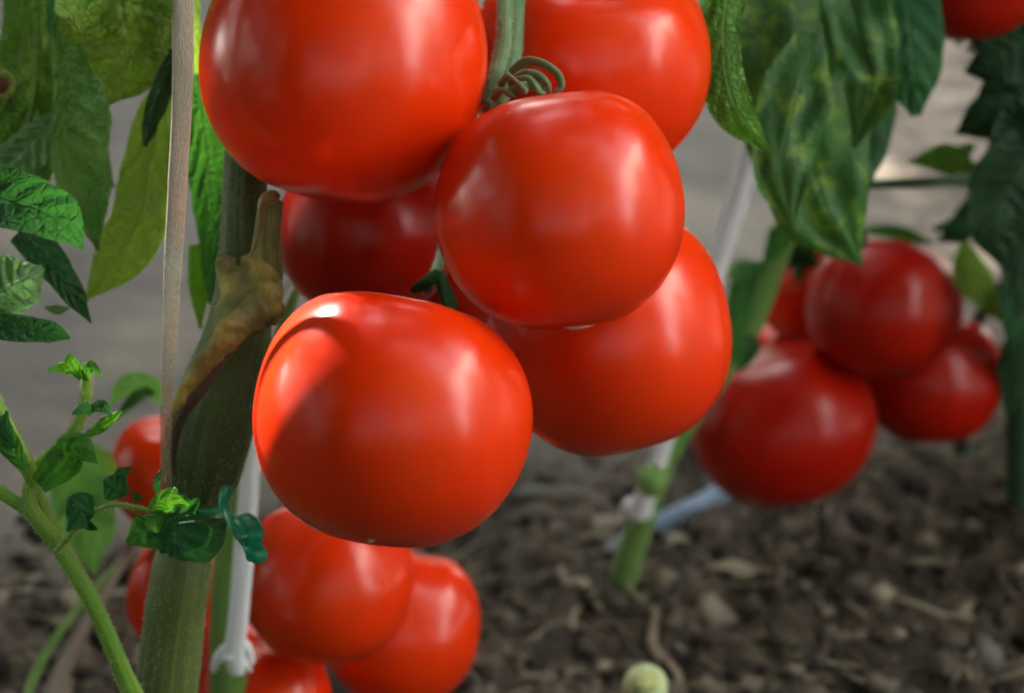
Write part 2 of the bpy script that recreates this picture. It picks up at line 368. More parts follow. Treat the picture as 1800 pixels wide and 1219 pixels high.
# ------------------------------------------------------------------ tomatoes
def fruit_mesh(name, Rr, h, axis, lobes=5, amp=.03, seed=0, bumps=(), dimple=.16, top=1.0):
    rnd = random.Random(seed); NS, NR = 112, 72
    zax = axis.normalized(); xa = zax.cross(FW); xa = xa.normalized() if xa.length > .1 else RT; ya = zax.cross(xa)
    phs = [rnd.uniform(0, 6.28) for _ in range(6)]; vs, fs = [], []
    bm = [(Vector(b[:3]).normalized(), b[3], b[4]) for b in bumps]
    for i in range(NR + 1):
        th = math.pi * i / NR; s, c = math.sin(th), math.cos(th)
        ss = s ** .86 if s > 0 else 0
        z = (c if c > 0 else c * .96) * (top if c > 0 else 1)
        dm = dimple * math.exp(-(th / .42) ** 2) + .03 * math.exp(-((math.pi - th) / .3) ** 2) * -1
        for j in range(NS):
            if i in (0, NR) and j: continue
            ph = 2 * math.pi * j / NS
            fl = math.exp(-((th - .75) / .75) ** 2)
            k = 1 + amp * fl * math.cos(lobes * ph + phs[0]) + amp * .6 * math.cos(2 * ph + phs[1]) * s + amp * .5 * math.cos(3 * ph + phs[2]) * s * s
            v = xa * (math.cos(ph) * ss * k) + ya * (math.sin(ph) * ss * k) + zax * ((z - dm) * h / Rr * (1 + .3 * (k - 1)))
            d = v.normalized(); dc = Vector((d.dot(RT), d.dot(UP), -d.dot(FW))); e = 0
            for bd, ba, bs in bm: e += ba * math.exp(-(1 - dc.dot(bd)) / (bs * bs))
            e += .012 * noise.noise(d * 1.7 + Vector((seed * 3.3, 0, 0)))
            vs.append(v * (1 + e) * Rr)
    def ix(i, j): return 0 if i == 0 else (1 + (NR - 1) * NS if i == NR else 1 + (i - 1) * NS + j % NS)
    for i in range(NR):
        for j in range(NS):
            a, b, c, d = ix(i, j), ix(i + 1, j), ix(i + 1, j + 1), ix(i, j + 1)
            f = []
            for q in (a, b, c, d):
                if q not in f: f.append(q)
            fs.append(tuple(f))
    return mesh(name, vs, fs), xa, ya, zax
def tomato(cx, cy, D, rx, ry, label, group, ax_=(0, 0, 1), mat=None, calyx=None, scar=None, **k):
    Rr = S(rx, D); a = Vector(ax_).normalized(); ca = abs(a.dot(UP)); ca = max(ca, .5)
    h = math.sqrt(max((ry / rx) ** 2 - (1 - ca * ca), .3)) / ca * Rr
    if a.dot(UP) > 0 and a.y > .25: h *= 1.07
    me, xa, ya, za = fruit_mesh("fruit", Rr, h, a, **k); loc = P(cx, cy, D)
    if calyx or scar:
        e = empty("tomato", loc, label, "tomato", group)
        o = link("fruit", me, mat or TOM, e); o.matrix_parent_inverse = Matrix()
        if calyx:
            vs, fs, uvs = [], [], []; rnd = random.Random(k.get('seed', 0) + 5); dm = k.get('dimple', .16)
            b0 = za * (h * (k.get('top', 1) - dm))
            for q in range(5):
                ph = q * math.tau / 5 + rnd.uniform(-.25, .25); dr = xa * math.cos(ph) + ya * math.sin(ph); L = Rr * rnd.uniform(.6, .85)
                cu = rnd.uniform(.1, .5)
                pts = [(b0, .0012), (b0 + dr * L * .35 + za * L * .16, .0022), (b0 + dr * L * .7 + za * L * (.14 + cu * .3), .0016), (b0 + dr * L * .95 + za * L * (.1 + cu), .0004)]
                tube_geo(pts, seg=8, n=12, flat=.35, vs=vs, fs=fs, uvs=uvs)
            tube_geo([(b0 - za * .002, .0022), (b0 + za * Rr * .3, .0018), (b0 + za * Rr * .55, .0020)], seg=10, vs=vs, fs=fs, uvs=uvs)
            c = link("calyx", mesh("calyx", vs, fs, uvs), calyx, e); c.matrix_parent_inverse = Matrix()
        if scar:
            x, y, wd, hh = scar; D2 = D - Rr * .35
            p = P(x, y, D2) - loc
            # drop onto the skin
            best = min((v.co for v in me.vertices), key=lambda c: (c.dot(RT) - p.dot(RT)) ** 2 + (c.dot(UP) - p.dot(UP)) ** 2 + (0 if c.dot(FW) < Rr * .3 else 1)).copy()
            vs, fs, uvs = tube_geo([(best + RT * S(-wd / 2, D), .0002), (best + RT * S(-wd / 5, D) - UP * .0002, .0005), (best + RT * S(wd / 6, D), .0004), (best + RT * S(wd / 2, D) + UP * .0005, .0002)], seg=8)
            c = link("blossom_scar", mesh("blossom_scar", vs, fs, uvs), M_SCAR, e); c.matrix_parent_inverse = Matrix()
        return e
    o = link("tomato", me, mat or TOM); o.location = loc
    return tag(o, label, "tomato", group)
GF = "ripe tomatoes of the sharp front cluster"; GL = "blurred ripe tomatoes low behind the thick stem"; GR = "shaded ripe tomatoes at the right"
tomato(690, 731, .545, 248, 226, "large orange red tomato with a bright sun glint, lowest and frontmost of the sharp cluster", GF, (.12, .42, 1), seed=3, amp=.018,
       bumps=[(.62, .70, .1, -.075, .38), (-.65, .5, .3, .012, .5), (0, -1, 0, .02, .5)], scar=(655, 946, 14, 4))
tomato(984, 371, .56, 219, 209, "glossy red tomato in the centre with a short pale scar at its bottom edge", GF, (-.1, .45, 1), seed=8, amp=.016,
       bumps=[(.55, .8, .0, .03, .35), (-.75, .65, .0, -.03, .4), (-.4, -.85, 0, -.012, .4)], scar=(1018, 574, 54, 8))
tomato(602, 112, .578, 252, 246, "big red tomato at upper left of the cluster, beside the brown twine", GF, (.2, .4, 1), seed=12, amp=.016,
       bumps=[(-.5, -.8, .2, -.02, .5)])
tomato(1036, 112, .615, 215, 208, "red tomato cut by the top edge, right of the green fruit stalk", GF, (.05, -.2, 1), seed=21, amp=.02, calyx=M_CALYX, dimple=.2)
tomato(1072, 590, .612, 214, 207, "red tomato tucked under and right of the central tomato, above the soil", GF, (-.25, .35, 1), seed=30, amp=.018,
       bumps=[(.65, .75, 0, .035, .35)])
tomato(646, 407, .645, 160, 152, "dark shaded tomato squeezed behind the others, seen between three bright ones", GF, (.2, .3, 1), seed=34, amp=.02, mat=TOM_SHADE)
tomato(806, 470, .685, 112, 108, "dark sliver of tomato in the gap above the green sepals, deepest of the front cluster", GF, (0, .4, 1), seed=37, amp=.02, mat=TOM_SHADE)
# rear left, low
tomato(300, 832, .77, 108, 106, "blurred pink red tomato peeking out left of the thick dark stem", GL, seed=41)
tomato(308, 1044, .79, 86, 105, "narrow blurred tomato half hidden left of the pale lower stem", GL, (.2, 0, 1), seed=44)
tomato(575, 1022, .735, 150, 144, "blurred red tomato right under the large front tomato, beside the white twine", GL, (0, .4, 1), seed=48)
tomato(706, 1100, .785, 137, 140, "blurred orange red tomato low behind, rightmost of the lower group", GL, (.2, .4, 1), seed=52)
tomato(468, 1240, .755, 114, 112, "blurred red tomato cut off by the bottom edge, right of the white knot", GL, (.1, .4, 1), seed=55)
tomato(392, 1166, .80, 74, 92, "blurred pinkish tomato sliver between the pale stem and the white knot", GL, seed=58)
# rear right
tomato(1376, 745, .90, 166, 150, "shaded tomato nearest the soil, lowest of the right group", GR, (-.25, .2, 1), seed=61, amp=.03, mat=TOM_SHADE,
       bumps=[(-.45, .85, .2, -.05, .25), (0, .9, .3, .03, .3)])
tomato(1552, 539, .88, 139, 123, "dark red tomato under the leaf tip, topmost of the right group", GR, (.1, .4, 1), seed=64, mat=TOM_SHADE)
tomato(1637, 666, .93, 123, 115, "dark red tomato farthest right in the right group", GR, (0, .4, 1), seed=68, mat=TOM_SHADE)
tomato(1412, 512, .93, 84, 92, "small orange red tomato with a dark calyx spot, beside the rear green stem", GR, (-.15, -.6, .8), seed=71, mat=TOM, calyx=M_CALYXD)
tomato(1366, 628, .955, 58, 60, "sliver of red tomato showing between the rear green stem and the right group", GR, seed=74)
tomato(1692, -66, .76, 156, 143, "red tomato cut by the top right corner of the frame above the dark leaves", "ripe tomatoes in the top right corner", seed=77, mat=TOM_SHADE)
tomato(1560, -26, .80, 44, 38, "tiny edge of a red tomato at the top, left of the corner tomato", "ripe tomatoes in the top right corner", seed=79, mat=TOM_SHADE)

# ------------------------------------------------------------------ leaves
BK = -FW
def leaf(name, path, wl, wr, mat, parent, fold=.25, roll=0., curl=.0, rip=.05, ser=.10, ns=9, nlen=44, nac=17, seed=0, quilt=.05, hole=None):
    """path [(px, py, D)], wl/wr half widths in photo pixels along it (left/right when walking base to tip)"""
    c = catmull([(P(*p), p[2]) for p in path], nlen)
    def prof(w, t):
        k = t * (len(w) - 1); i = min(int(k), len(w) - 2); f = k - i; f = f * f * (3 - 2 * f); return w[i] * (1 - f) + w[i + 1] * f
    vs, uvs = [], []; half = nac // 2
    for i, (p, D) in enumerate(c):
        t = i / (nlen - 1); tg = (c[min(i + 1, nlen - 1)][0] - c[max(i - 1, 0)][0]).normalized()
        a = tg.cross(BK).normalized()                      # across, in the picture plane
        nrm = a.cross(tg).normalized()
        ra = roll + curl * (t - .5)
        a, nrm = a * math.cos(ra) + nrm * math.sin(ra), nrm * math.cos(ra) - a * math.sin(ra)
        a2 = a / max(math.cos(ra), .35)
        for j in range(-half, half + 1):
            u = j / half; W = S(prof(wr if u > 0 else wl, t), D)
            ph = t * ns + seed * .37; sw = (.5 - .5 * math.cos(ph * math.tau)) * (.6 + .5 * noise.noise(Vector((t * 9, seed, 1)))); irr = noise.noise(Vector((t * 5, seed * 2.1, 3 if u > 0 else 9)))
            W *= 1 - ser * (sw + .8 * irr)
            au = abs(u)
            z = -fold * au * W * (1 - .25 * au)
            z += W * quilt * math.sin((t - .22 * au) * ns * 2 * math.pi) * math.sin(au * math.pi) * 1.6
            z += W * rip * (noise.noise(Vector((t * 4 + seed, u * 2.2, seed * 1.7))) * 2.2 + au ** 2 * 1.6 * math.sin(t * 13 + seed + (1.3 if u > 0 else 0)))
            vs.append(p + a2 * (u * W) + nrm * z - tg * (au * W * .05)); uvs.append((.5 + u / 2, t))
    row = 2 * half + 1
    fs = [(i * row + j, i * row + j + 1, (i + 1) * row + j + 1, (i + 1) * row + j) for i in range(nlen - 1) for j in range(row - 1)]
    if hole:
        hu, hv, hr = hole
        fs = [f for f in fs if not all(((uvs[q][0] - hu) ** 2 * .6 + (uvs[q][1] - hv) ** 2) < hr * hr for q in f)]
    return link(name, mesh(name, vs, fs, uvs), LM[mat] if isinstance(mat, str) else mat, parent)

# ---- the front plant
plant = empty("tomato_plant", P(290, 1250, .60) * 1, "front tomato plant with a thick scarred stem left of the sharp cluster, lime side shoot", "tomato plant")
plant.location.z = 0
# main stem (one continuous surface)
vs, fs, uvs = tube_geo(pt([(448, -60, .60, 76), (440, 120, .602, 76), (432, 290, .603, 76), (428, 400, .60, 82), (428, 500, .60, 100), (414, 600, .598, 122), (385, 700, .594, 142), (362, 790, .592, 144), (354, 838, .592, 132), (347, 866, .593, 108), (338, 890, .597, 92), (328, 940, .60, 96), (318, 1010, .60, 104), (304, 1110, .605, 108), (292, 1230, .612, 112), (285, 1500, .64, 118), (284, 2000, .735, 125)]), seg=40, n=170, ridges=5, rid=.012, wob=.07)
nb = len(fs); hairs(vs, fs, uvs, 7000)
o = link("stem", mesh("stem", vs, fs, uvs), None, plant)
M_HAIR = plain("plant_hair", (.45, .55, .30), .6, 0, 300, .1)
o.data.materials.append(SM_MAIN); o.data.materials.append(SM_NODE); o.data.materials.append(M_HAIR)
top_y, bot_y = P(420, 300, .6).z, P(354, 872, .593).z
for f in o.data.polygons:
    if f.center.z > bot_y: f.material_index = 1
    if f.index >= nb: f.material_index = 2
# bark ridge, cut stubs
vs, fs, uvs = tube_geo(pt([(496, 542, .584, 16), (478, 545, .576, 50), (448, 556, .569, 62), (412, 582, .565, 58), (376, 625, .564, 46), (342, 668, .565, 36), (314, 712, .569, 28), (298, 750, .578, 18), (290, 775, .584, 8)]), seg=20, wob=.16, flat=.6, n=70)
tube_geo(pt([(397, 455, .577, 36), (401, 480, .577, 38), (412, 515, .574, 54), (412, 556, .571, 76), (392, 600, .571, 50)]), seg=20, wob=.14, flat=.7, n=44, vs=vs, fs=fs, uvs=uvs)
tube_geo(pt([(452, 450, .579, 50), (456, 500, .576, 78), (452, 540, .573, 90), (436, 575, .574, 50)]), seg=20, wob=.14, flat=.7, n=34, vs=vs, fs=fs, uvs=uvs)
o = link("bark_ridge", mesh("bark_ridge", vs, fs), bark_mat(), plant)
md = o.modifiers.new("fuse", 'REMESH'); md.mode = 'VOXEL'; md.voxel_size = .0006; md.use_smooth_shade = True
md = o.modifiers.new("soften", 'SMOOTH'); md.iterations = 3; md.factor = .5
tx = bpy.data.textures.new('ragged', 'CLOUDS'); tx.noise_scale = .004; tx.noise_depth = 3
md = o.modifiers.new('ragged', 'DISPLACE'); md.texture = tx; md.strength = .0022; md.mid_level = .5
tube("scar_lip", [(455, 572, .568, 12), (400, 622, .5645, 18), (350, 688, .565, 22), (318, 735, .570, 22), (305, 790, .575, 18), (308, 835, .579, 8)], SM_DRY, plant, wob=.4, flat=.6, n=50)
o = tube("cut_branch", [(477, 352, .577, 40), (474, 375, .577, 44), (470, 420, .578, 48), (468, 470, .58, 60), (462, 530, .582, 64)], SM_MAIN, plant, wob=.12, n=40)
tube("branch_end", [(488, 348, .575, 14), (480, 346, .574, 24), (466, 352, .5735, 20), (460, 368, .5735, 14), (458, 390, .574, 8), (450, 430, .573, 7), (440, 452, .573, 6)], SM_BARK, plant, wob=.3)
# fruit stalk
vs, fs, uvs = tube_geo(pt([(908, -60, .60, 34), (908, 20, .592, 36), (903, 80, .588, 32), (893, 140, .583, 30), (876, 176, .582, 28), (860, 205, .585, 20)]), seg=16, wob=.15)
tube_geo(pt([(888, -60, .60, 32), (888, 30, .586, 28), (883, 90, .583, 28), (868, 140, .580, 22), (855, 182, .578, 18)]), seg=16, wob=.15, vs=vs, fs=fs, uvs=uvs)
tube_geo(pt([(860, 205, .585, 18), (830, 300, .60, 18), (790, 400, .61, 20), (770, 470, .605, 20), (750, 510, .595, 18)]), seg=12, wob=.15, vs=vs, fs=fs, uvs=uvs)
nb = len(fs); hairs(vs, fs, uvs, 2500)
o = link("fruit_stalk", mesh("fruit_stalk", vs, fs, uvs), SM_TRUSS, plant); o.data.materials.append(M_HAIR)
for f in o.data.polygons:
    if f.index >= nb: f.material_index = 1
vs, fs, uvs = [], [], []
for L in ([(900, 128, .578, 18), (925, 108, .575, 18), (955, 112, .572, 17), (980, 130, .572, 16), (987, 152, .572, 13), (976, 163, .572, 8)],
          [(900, 150, .578, 24), (922, 132, .573, 22), (945, 132, .571, 18), (962, 148, .571, 14), (966, 164, .572, 8)],
          [(880, 150, .576, 14), (893, 135, .572, 12), (910, 146, .569, 14), (925, 163, .569, 20)], [(905, 140, .574, 10), (930, 140, .570, 16), (945, 160, .569, 14), (958, 166, .570, 8)],
          [(890, 165, .572, 16), (915, 155, .570, 22), (940, 150, .571, 20), (958, 158, .573, 12)],
          [(868, 175, .574, 14), (880, 160, .571, 12), (896, 165, .570, 10), (905, 172, .57, 6)]):
    tube_geo(pt(L), seg=10, n=24, flat=.6, wob=.3, vs=vs, fs=fs, uvs=uvs)
link("calyx", mesh("calyx", vs, fs, uvs), SM_TRUSS, plant)
vs, fs, uvs = [], [], []
for L in ([(770, 480, .60, 20), (745, 500, .59, 22), (725, 512, .585, 10)],
          [(770, 480, .60, 20), (790, 530, .59, 24), (800, 545, .585, 8)]):
    tube_geo(pt(L), seg=10, n=20, flat=.4, wob=.3, vs=vs, fs=fs, uvs=uvs)
link("calyx", mesh("calyx", vs, fs, uvs), M_CALYXD, plant)

LF = [  # name, path, wl, wr, mat, kwargs — front plant's leaves, left
    ([(60, -60, .65), (62, 120, .645), (45, 260, .64), (20, 400, .635)], [80, 110, 90, 50, 4], [50, 75, 60, 40, 4], 'olive', dict(seed=1, ns=6, rip=.12, quilt=.07, label="olive green leaf with a brown ringed hole", hole=None)),
    ([(98, 40, .625), (112, 160, .622), (118, 280, .62), (172, 442, .625)], [34, 62, 90, 70, 3], [10, 16, 20, 30, 2], 'pale', dict(seed=2, ns=8, fold=-.3, rip=.12, quilt=.07, ser=.04, flip=1)),
    ([(190, -90, .612), (215, 20, .61), (222, 100, .61), (192, 184, .615)], [120, 110, 92, 60, 4], [140, 120, 110, 80, 4], 'yellow', dict(seed=3, ns=7, fold=.2, rip=.12, quilt=.07, ser=.08)),
    ([(300, 110, .63), (262, 280, .63), (236, 400, .63), (148, 532, .635)], [14, 44, 56, 54, 3], [10, 44, 52, 50, 3], 'lime', dict(seed=4, ns=9, ser=.04, quilt=.02, rip=.03)),
    ([(312, 90, .60), (285, 150, .60), (265, 210, .60), (254, 258, .603)], [14, 20, 20, 14, 4], [14, 18, 18, 14, 4], 'dark', dict(seed=5, ns=4, fold=.6, ser=.03)),
    ([(345, 130, .64), (362, 280, .64), (375, 420, .64), (378, 570, .645)], [30, 44, 38, 20, 3], [30, 40, 34, 24, 3], 'mid', dict(seed=6, ns=9, ser=.05)),
    ([(345, 430, .66), (348, 500, .66), (352, 578, .66)], [14, 22, 3], [14, 18, 3], 'young', dict(seed=7, ns=4, ser=.02)),
    ([(-60, 330, .57), (20, 352, .568), (95, 382, .57), (147, 438, .575)], [46, 56, 50, 3], [36, 52, 42, 3], 'dark', dict(seed=8, ns=6, fold=-.3, ser=.04)),
    ([(30, 410, .59), (80, 455, .59), (120, 510, .59), (160, 568, .592)], [20, 34, 26, 2], [20, 30, 20, 2], 'blue', dict(seed=9, ns=6, fold=.3, ser=.05)),
    ([(-50, 540, .58), (0, 510, .578), (40, 490, .58), (76, 470, .585)], [70, 80, 56, 6], [40, 60, 50, 6], 'silver', dict(seed=10, ns=6, quilt=.1, ser=.06)),
    ([(-50, 572, .565), (30, 578, .565), (85, 583, .567), (123, 595, .57)], [24, 25, 20, 3], [18, 24, 20, 3], 'dark', dict(seed=11, ns=6, ser=.03, fold=-.25)),
    ([(78, 540, .60), (100, 545, .60), (122, 541, .60)], [2, 9, 2], [2, 9, 2], 'silver', dict(seed=12, ns=2, ser=.0)),
    ([(328, -40, .64), (334, 60, .64), (345, 150, .645)], [20, 20, 3], [20, 20, 3], 'lime', dict(seed=13, ns=4, ser=.02)),
    ([(120, 190, .632), (60, 250, .63), (10, 300, .628), (-40, 340, .625)], [10, 40, 44, 20], [10, 36, 44, 20], 'silver', dict(seed=14, ns=9, quilt=.08)),
    ([(120, -60, .64), (118, 30, .64), (108, 120, .635)], [50, 44, 10], [40, 40, 10], 'mid', dict(seed=15, ns=4)),
    ([(300, -30, .62), (290, 40, .615), (284, 110, .62)], [40, 30, 4], [40, 40, 4], 'mid', dict(seed=16, ns=4)),
    ([(-60, 210, .65), (20, 220, .65), (130, 260, .65), (200, 330, .655)], [70, 90, 60, 4], [60, 80, 60, 4], 'olive', dict(seed=17, ns=5)),
    ([(400, 330, .63), (395, 430, .63), (385, 540, .63), (370, 640, .632)], [16, 24, 22, 2], [16, 20, 16, 2], 'dark', dict(seed=18, ns=6, ser=.03)),
]
for path, wl, wr, m, k in LF:
    k = dict(k); lab = k.pop('label', None); k.pop('flip', 0)
    o = leaf("leaf", path, wl, wr, m, plant, **k)
    if lab: o["label"] = lab
# brown ringed hole on the olive leaf
ring = []
c0 = P(4, 150, .628); vs, fs = [], []
for i, (r0, dz) in enumerate(((16, 0), (28, .0004), (36, .0002))):
    pass
vs, fs, uvs = tube_geo([(c0 + (RT * math.cos(a) * S(17, .6) + UP * math.sin(a) * S(22, .6)), .0009) for a in [math.tau * q / 16 for q in range(17)]], seg=8, n=48, flat=.3)
link("leaf_spot", mesh("leaf_spot", vs, fs, uvs), plain("leaf_spot_rim", (.26, .30, .05), .7, .4, 500, .35), plant)
vs, fs, uvs = tube_geo([(c0 - BK * .0006, S(15, .6)), (c0 + BK * .0001, S(14, .6))], seg=20, n=4)
link("leaf_spot", mesh("leaf_spot", vs, fs, uvs), plain("leaf_spot_centre", (.16, .07, .03), .8, .4, 500, .4), plant)

# ---- side shoot (thing > side_shoot > leaf)
vs, fs, uvs = tube_geo(pt([(240, 1240, .585, 40), (215, 1180, .578, 33), (175, 1085, .57, 31), (135, 1010, .565, 33), (95, 950, .562, 31), (58, 900, .56, 28), (52, 860, .56, 24), (70, 820, .56, 26), (105, 785, .56, 22), (135, 750, .558, 20), (150, 700, .557, 20), (152, 655, .556, 16)]), seg=16, n=90, wob=.06)
tube_geo(pt([(60, 905, .562, 26), (30, 885, .561, 24), (-30, 845, .56, 22)]), seg=12, vs=vs, fs=fs, uvs=uvs)
tube_geo(pt([(150, 1040, .572, 26), (120, 980, .568, 28), (85, 915, .566, 26), (65, 865, .564, 22), (58, 835, .562, 18)]), seg=12, vs=vs, fs=fs, uvs=uvs)
tube_geo(pt([(60, 855, .56, 24), (48, 820, .558, 30), (25, 780, .557, 34), (8, 745, .556, 30), (-8, 690, .556, 12)]), seg=12, vs=vs, fs=fs, uvs=uvs)
tube_geo(pt([(98, 972, .560, 10), (120, 945, .557, 10), (160, 905, .554, 9), (200, 888, .553, 9), (240, 893, .553, 9), (290, 905, .553, 6)]), seg=10, vs=vs, fs=fs, uvs=uvs)
nb = len(fs); hairs(vs, fs, uvs, 4000)
shoot = link("side_shoot", mesh("side_shoot", vs, fs, uvs), SM_YOUNG, plant); shoot.data.materials.append(M_HAIR)
for f in shoot.data.polygons:
    if f.index >= nb: f.material_index = 1
def sub(path, wl, wr, m, **k):
    o = leaf("leaf", path, wl, wr, m, None, **k); o.parent = shoot
    return o
sub([(150, 660, .553), (125, 645, .551), (83, 650, .550)], [4, 16, 2], [4, 12, 2], 'syoung', seed=20, ns=4, rip=.12)
sub([(145, 665, .551), (125, 640, .549), (123, 620, .549)], [8, 14, 2], [8, 14, 2], 'syoung', seed=21, ns=4, rip=.12)
sub([(150, 670, .551), (158, 645, .549), (180, 662, .549)], [6, 12, 2], [6, 10, 2], 'smid', seed=22, ns=4, rip=.12)
sub([(160, 730, .552), (150, 718, .550), (127, 728, .549)], [6, 12, 3], [6, 10, 3], 'sdark', seed=23, ns=3, rip=.12)
sub([(160, 720, .551), (180, 715, .549), (193, 730, .549)], [8, 12, 2], [6, 12, 2], 'sdark', seed=24, ns=3)
sub([(152, 765, .551), (180, 748, .549), (214, 722, .548)], [6, 12, 3], [6, 12, 3], 'syoung', seed=25, ns=5, rip=.15)
sub([(70, 855, .553), (110, 815, .551), (135, 790, .55), (172, 815, .55)], [20, 36, 30, 2], [16, 32, 28, 2], 'smid', seed=26, ns=6, rip=.12)
sub([(165, 900, .550), (145, 900, .548), (118, 935, .547)], [12, 40, 3], [12, 36, 3], 'sdark', seed=27, ns=4, rip=.1)
sub([(165, 905, .549), (135, 890, .547), (120, 880, .547)], [20, 20, 3], [6, 10, 3], 'sdark', seed=28, ns=4)
sub([(225, 868, .547), (200, 855, .546), (182, 845, .546)], [8, 30, 4], [8, 28, 8], 'sdark', seed=29, ns=4)
sub([(205, 860, .547), (212, 835, .546), (232, 822, .546)], [8, 12, 2], [12, 12, 2], 'sdark', seed=30, ns=3)
sub([(250, 880, .553), (240, 875, .551), (232, 866, .551)], [4, 9, 2], [4, 9, 2], 'sdark', seed=31, ns=3)
sub([(262, 905, .546), (300, 925, .544), (355, 940, .545), (396, 915, .55)], [24, 60, 62, 6], [14, 50, 54, 8], 'sdark', seed=32, ns=6, ser=.16, rip=.06)
sub([(280, 905, .545), (262, 930, .543), (222, 955, .543)], [12, 44, 6], [12, 44, 6], 'smid', seed=33, ns=5, ser=.14)
sub([(300, 910, .544), (310, 940, .542), (300, 980, .543)], [26, 60, 4], [26, 60, 4], 'sdark', seed=34, ns=5, ser=.14)
sub([(262, 898, .543), (290, 878, .541), (332, 888, .542)], [6, 18, 3], [6, 18, 3], 'syoung', seed=35, ns=5, ser=.14)
sub([(275, 900, .545), (300, 870, .543), (310, 858, .544)], [12, 14, 4], [18, 22, 4], 'smid', seed=36, ns=4)
sub([(275, 865, .55), (276, 845, .549), (284, 825, .55)], [5, 8, 2], [5, 8, 2], 'blue', seed=37, ns=3)
sub([(45, 825, .553), (15, 780, .551), (5, 730, .551)], [10, 22, 8], [10, 20, 8], 'smid', seed=38, ns=5)
sub([(20, 790, .551), (10, 760, .549), (12, 722, .549)], [8, 14, 3], [8, 10, 3], 'sdark', seed=39, ns=3)

# twine beside it, green tie
def twine_mat():
    m, n, b, out = newmat("weathered_twine"); tc = nd(n, "TexCoord"); sp = nd(n, "SeparateXYZ"); n.links.new(tc.outputs["UV"], sp.inputs[0])
    mp = nd(n, "Mapping"); n.links.new(tc.outputs["UV"], mp.inputs[0]); mp.inputs["Scale"].default_value = (26, 60, 1)
    f = noise_(n, 1.5, 5, .65, mp.outputs[0])
    cb = ramp(n, f, [(.3, (.34, .27, .19)), (.7, (.56, .48, .37))]); cg = ramp(n, f, [(.3, (.25, .30, .18)), (.7, (.5, .52, .42))])
    k = ramp(n, sp.outputs[1], [(.40, (0, 0, 0)), (.50, (1, 1, 1))])
    n.links.new(mix(n, k, cb, cg), b.inputs["Base Color"]); b.inputs["Roughness"].default_value = .5
    n.links.new(math_(n, 'SUBTRACT', 1.0, math_(n, 'MULTIPLY', k, math_(n, 'MULTIPLY_ADD', f, -.7, .90))), b.inputs["Alpha"])
    n.links.new(bump(n, f, .7, .001), b.inputs["Normal"]); return m
TW = twine_mat()
o = tube("twine", [(324, -80, .552, 38), (322, 60, .552, 38), (319, 200, .553, 37), (314, 300, .553, 36), (308, 400, .554, 33), (302, 500, .554, 29), (298, 600, .555, 26), (293, 700, .556, 22), (291, 780, .557, 20), (292, 865, .56, 18)], TW, flat=.35, wob=.1, n=90, seg=20)
tag(o, "brown weathered flat twine hanging vertically left of the cluster, clear towards its bottom", "twine")
vs, fs, uvs = tube_geo(pt([(402, 858, .568, 18), (396, 872, .567, 24), (394, 888, .566, 20), (402, 905, .565, 16), (412, 922, .563, 18)]), seg=16, n=40, wob=.4, twist=4, ridges=2, rid=.15)
tube_geo(pt([(396, 888, .566, 14), (412, 925, .562, 20), (428, 950, .56, 16), (436, 962, .56, 14)]), seg=14, n=30, wob=.3, vs=vs, fs=fs, uvs=uvs)
tube_geo(pt([(420, 928, .561, 20), (432, 922, .558, 42), (444, 936, .556, 44), (444, 952, .557, 34), (440, 962, .558, 24), (446, 968, .557, 36), (454, 975, .557, 34), (448, 984, .559, 16)]), seg=18, n=60, wob=.3, vs=vs, fs=fs, uvs=uvs)
tube_geo(pt([(416, 938, .562, 14), (436, 945, .553, 12), (452, 930, .555, 12), (458, 945, .556, 10)]), seg=10, n=30, wob=.2, vs=vs, fs=fs, uvs=uvs)
th = []
for q in range(25):
    a = math.tau * q / 24; th.append((P(345, 880, .594) + RT * math.cos(a) * S(54, .59) + Vector((0, math.sin(a), 0)) * S(54, .59) + UP * .0005 * math.sin(3 * a), .0010))
tube_geo(th, seg=10, n=70, vs=vs, fs=fs, uvs=uvs)
tag(link("plant_tie", mesh("plant_tie", vs, fs, uvs), M_TIE), "dark green twisted plastic tie knotted round the thick front stem", "plant tie")

# ---- rear left plant with white twine
rl = empty("tomato_plant", P(400, 1400, .74), "rear left tomato plant, blurred pale green stem behind the white twine", "tomato plant"); rl.location.z = 0
tube("stem", [(520, 400, .70, 50), (500, 520, .70, 50), (460, 620, .705, 50), (440, 760, .71, 52), (415, 900, .715, 58), (400, 1050, .725, 62), (402, 1219, .74, 68), (405, 1560, .79, 70)], SM_LIGHT, rl, wob=.08, n=70)
for path, wl, wr, m, k in [
    ([(130, 780, .74), (135, 860, .74), (150, 930, .74), (165, 1010, .745)], [40, 62, 56, 4], [40, 54, 50, 4], 'glow', dict(seed=50, ns=6)),
    ([(175, 790, .75), (170, 860, .75), (120, 950, .75)], [16, 40, 10], [16, 40, 10], 'lime', dict(seed=51, ns=5)),
    ([(290, 715, .73), (262, 680, .725), (225, 678, .72), (190, 715, .72)], [8, 14, 16, 3], [8, 20, 22, 3], 'glow', dict(seed=52, ns=5)),
    ([(285, 680, .73), (240, 700, .72), (200, 740, .72)], [6, 10, 3], [6, 14, 3], 'mid', dict(seed=53, ns=5)),
    ([(350, 870, .76), (320, 900, .76), (262, 985, .765)], [10, 22, 4], [10, 22, 4], 'black', dict(seed=54, ns=5))]:
    leaf("leaf", path, wl, wr, m, rl, **k)
M_DRYS = stem_mat("stem_dry_pinkish", (.16, .12, .09), (.24, .19, .15), (.24, .26, .18))
tube("old_leaf_stalk", [(60, 1300, .73, 26), (100, 1200, .74, 30), (160, 1080, .755, 28), (215, 985, .77, 22), (250, 930, .78, 16)], M_DRYS, rl, wob=.1)
tube("old_leaf_stalk", [(30, 1290, .73, 18), (60, 1190, .74, 18), (120, 1090, .75, 16), (200, 1000, .765, 12)], SM_LIGHT, rl, wob=.1)
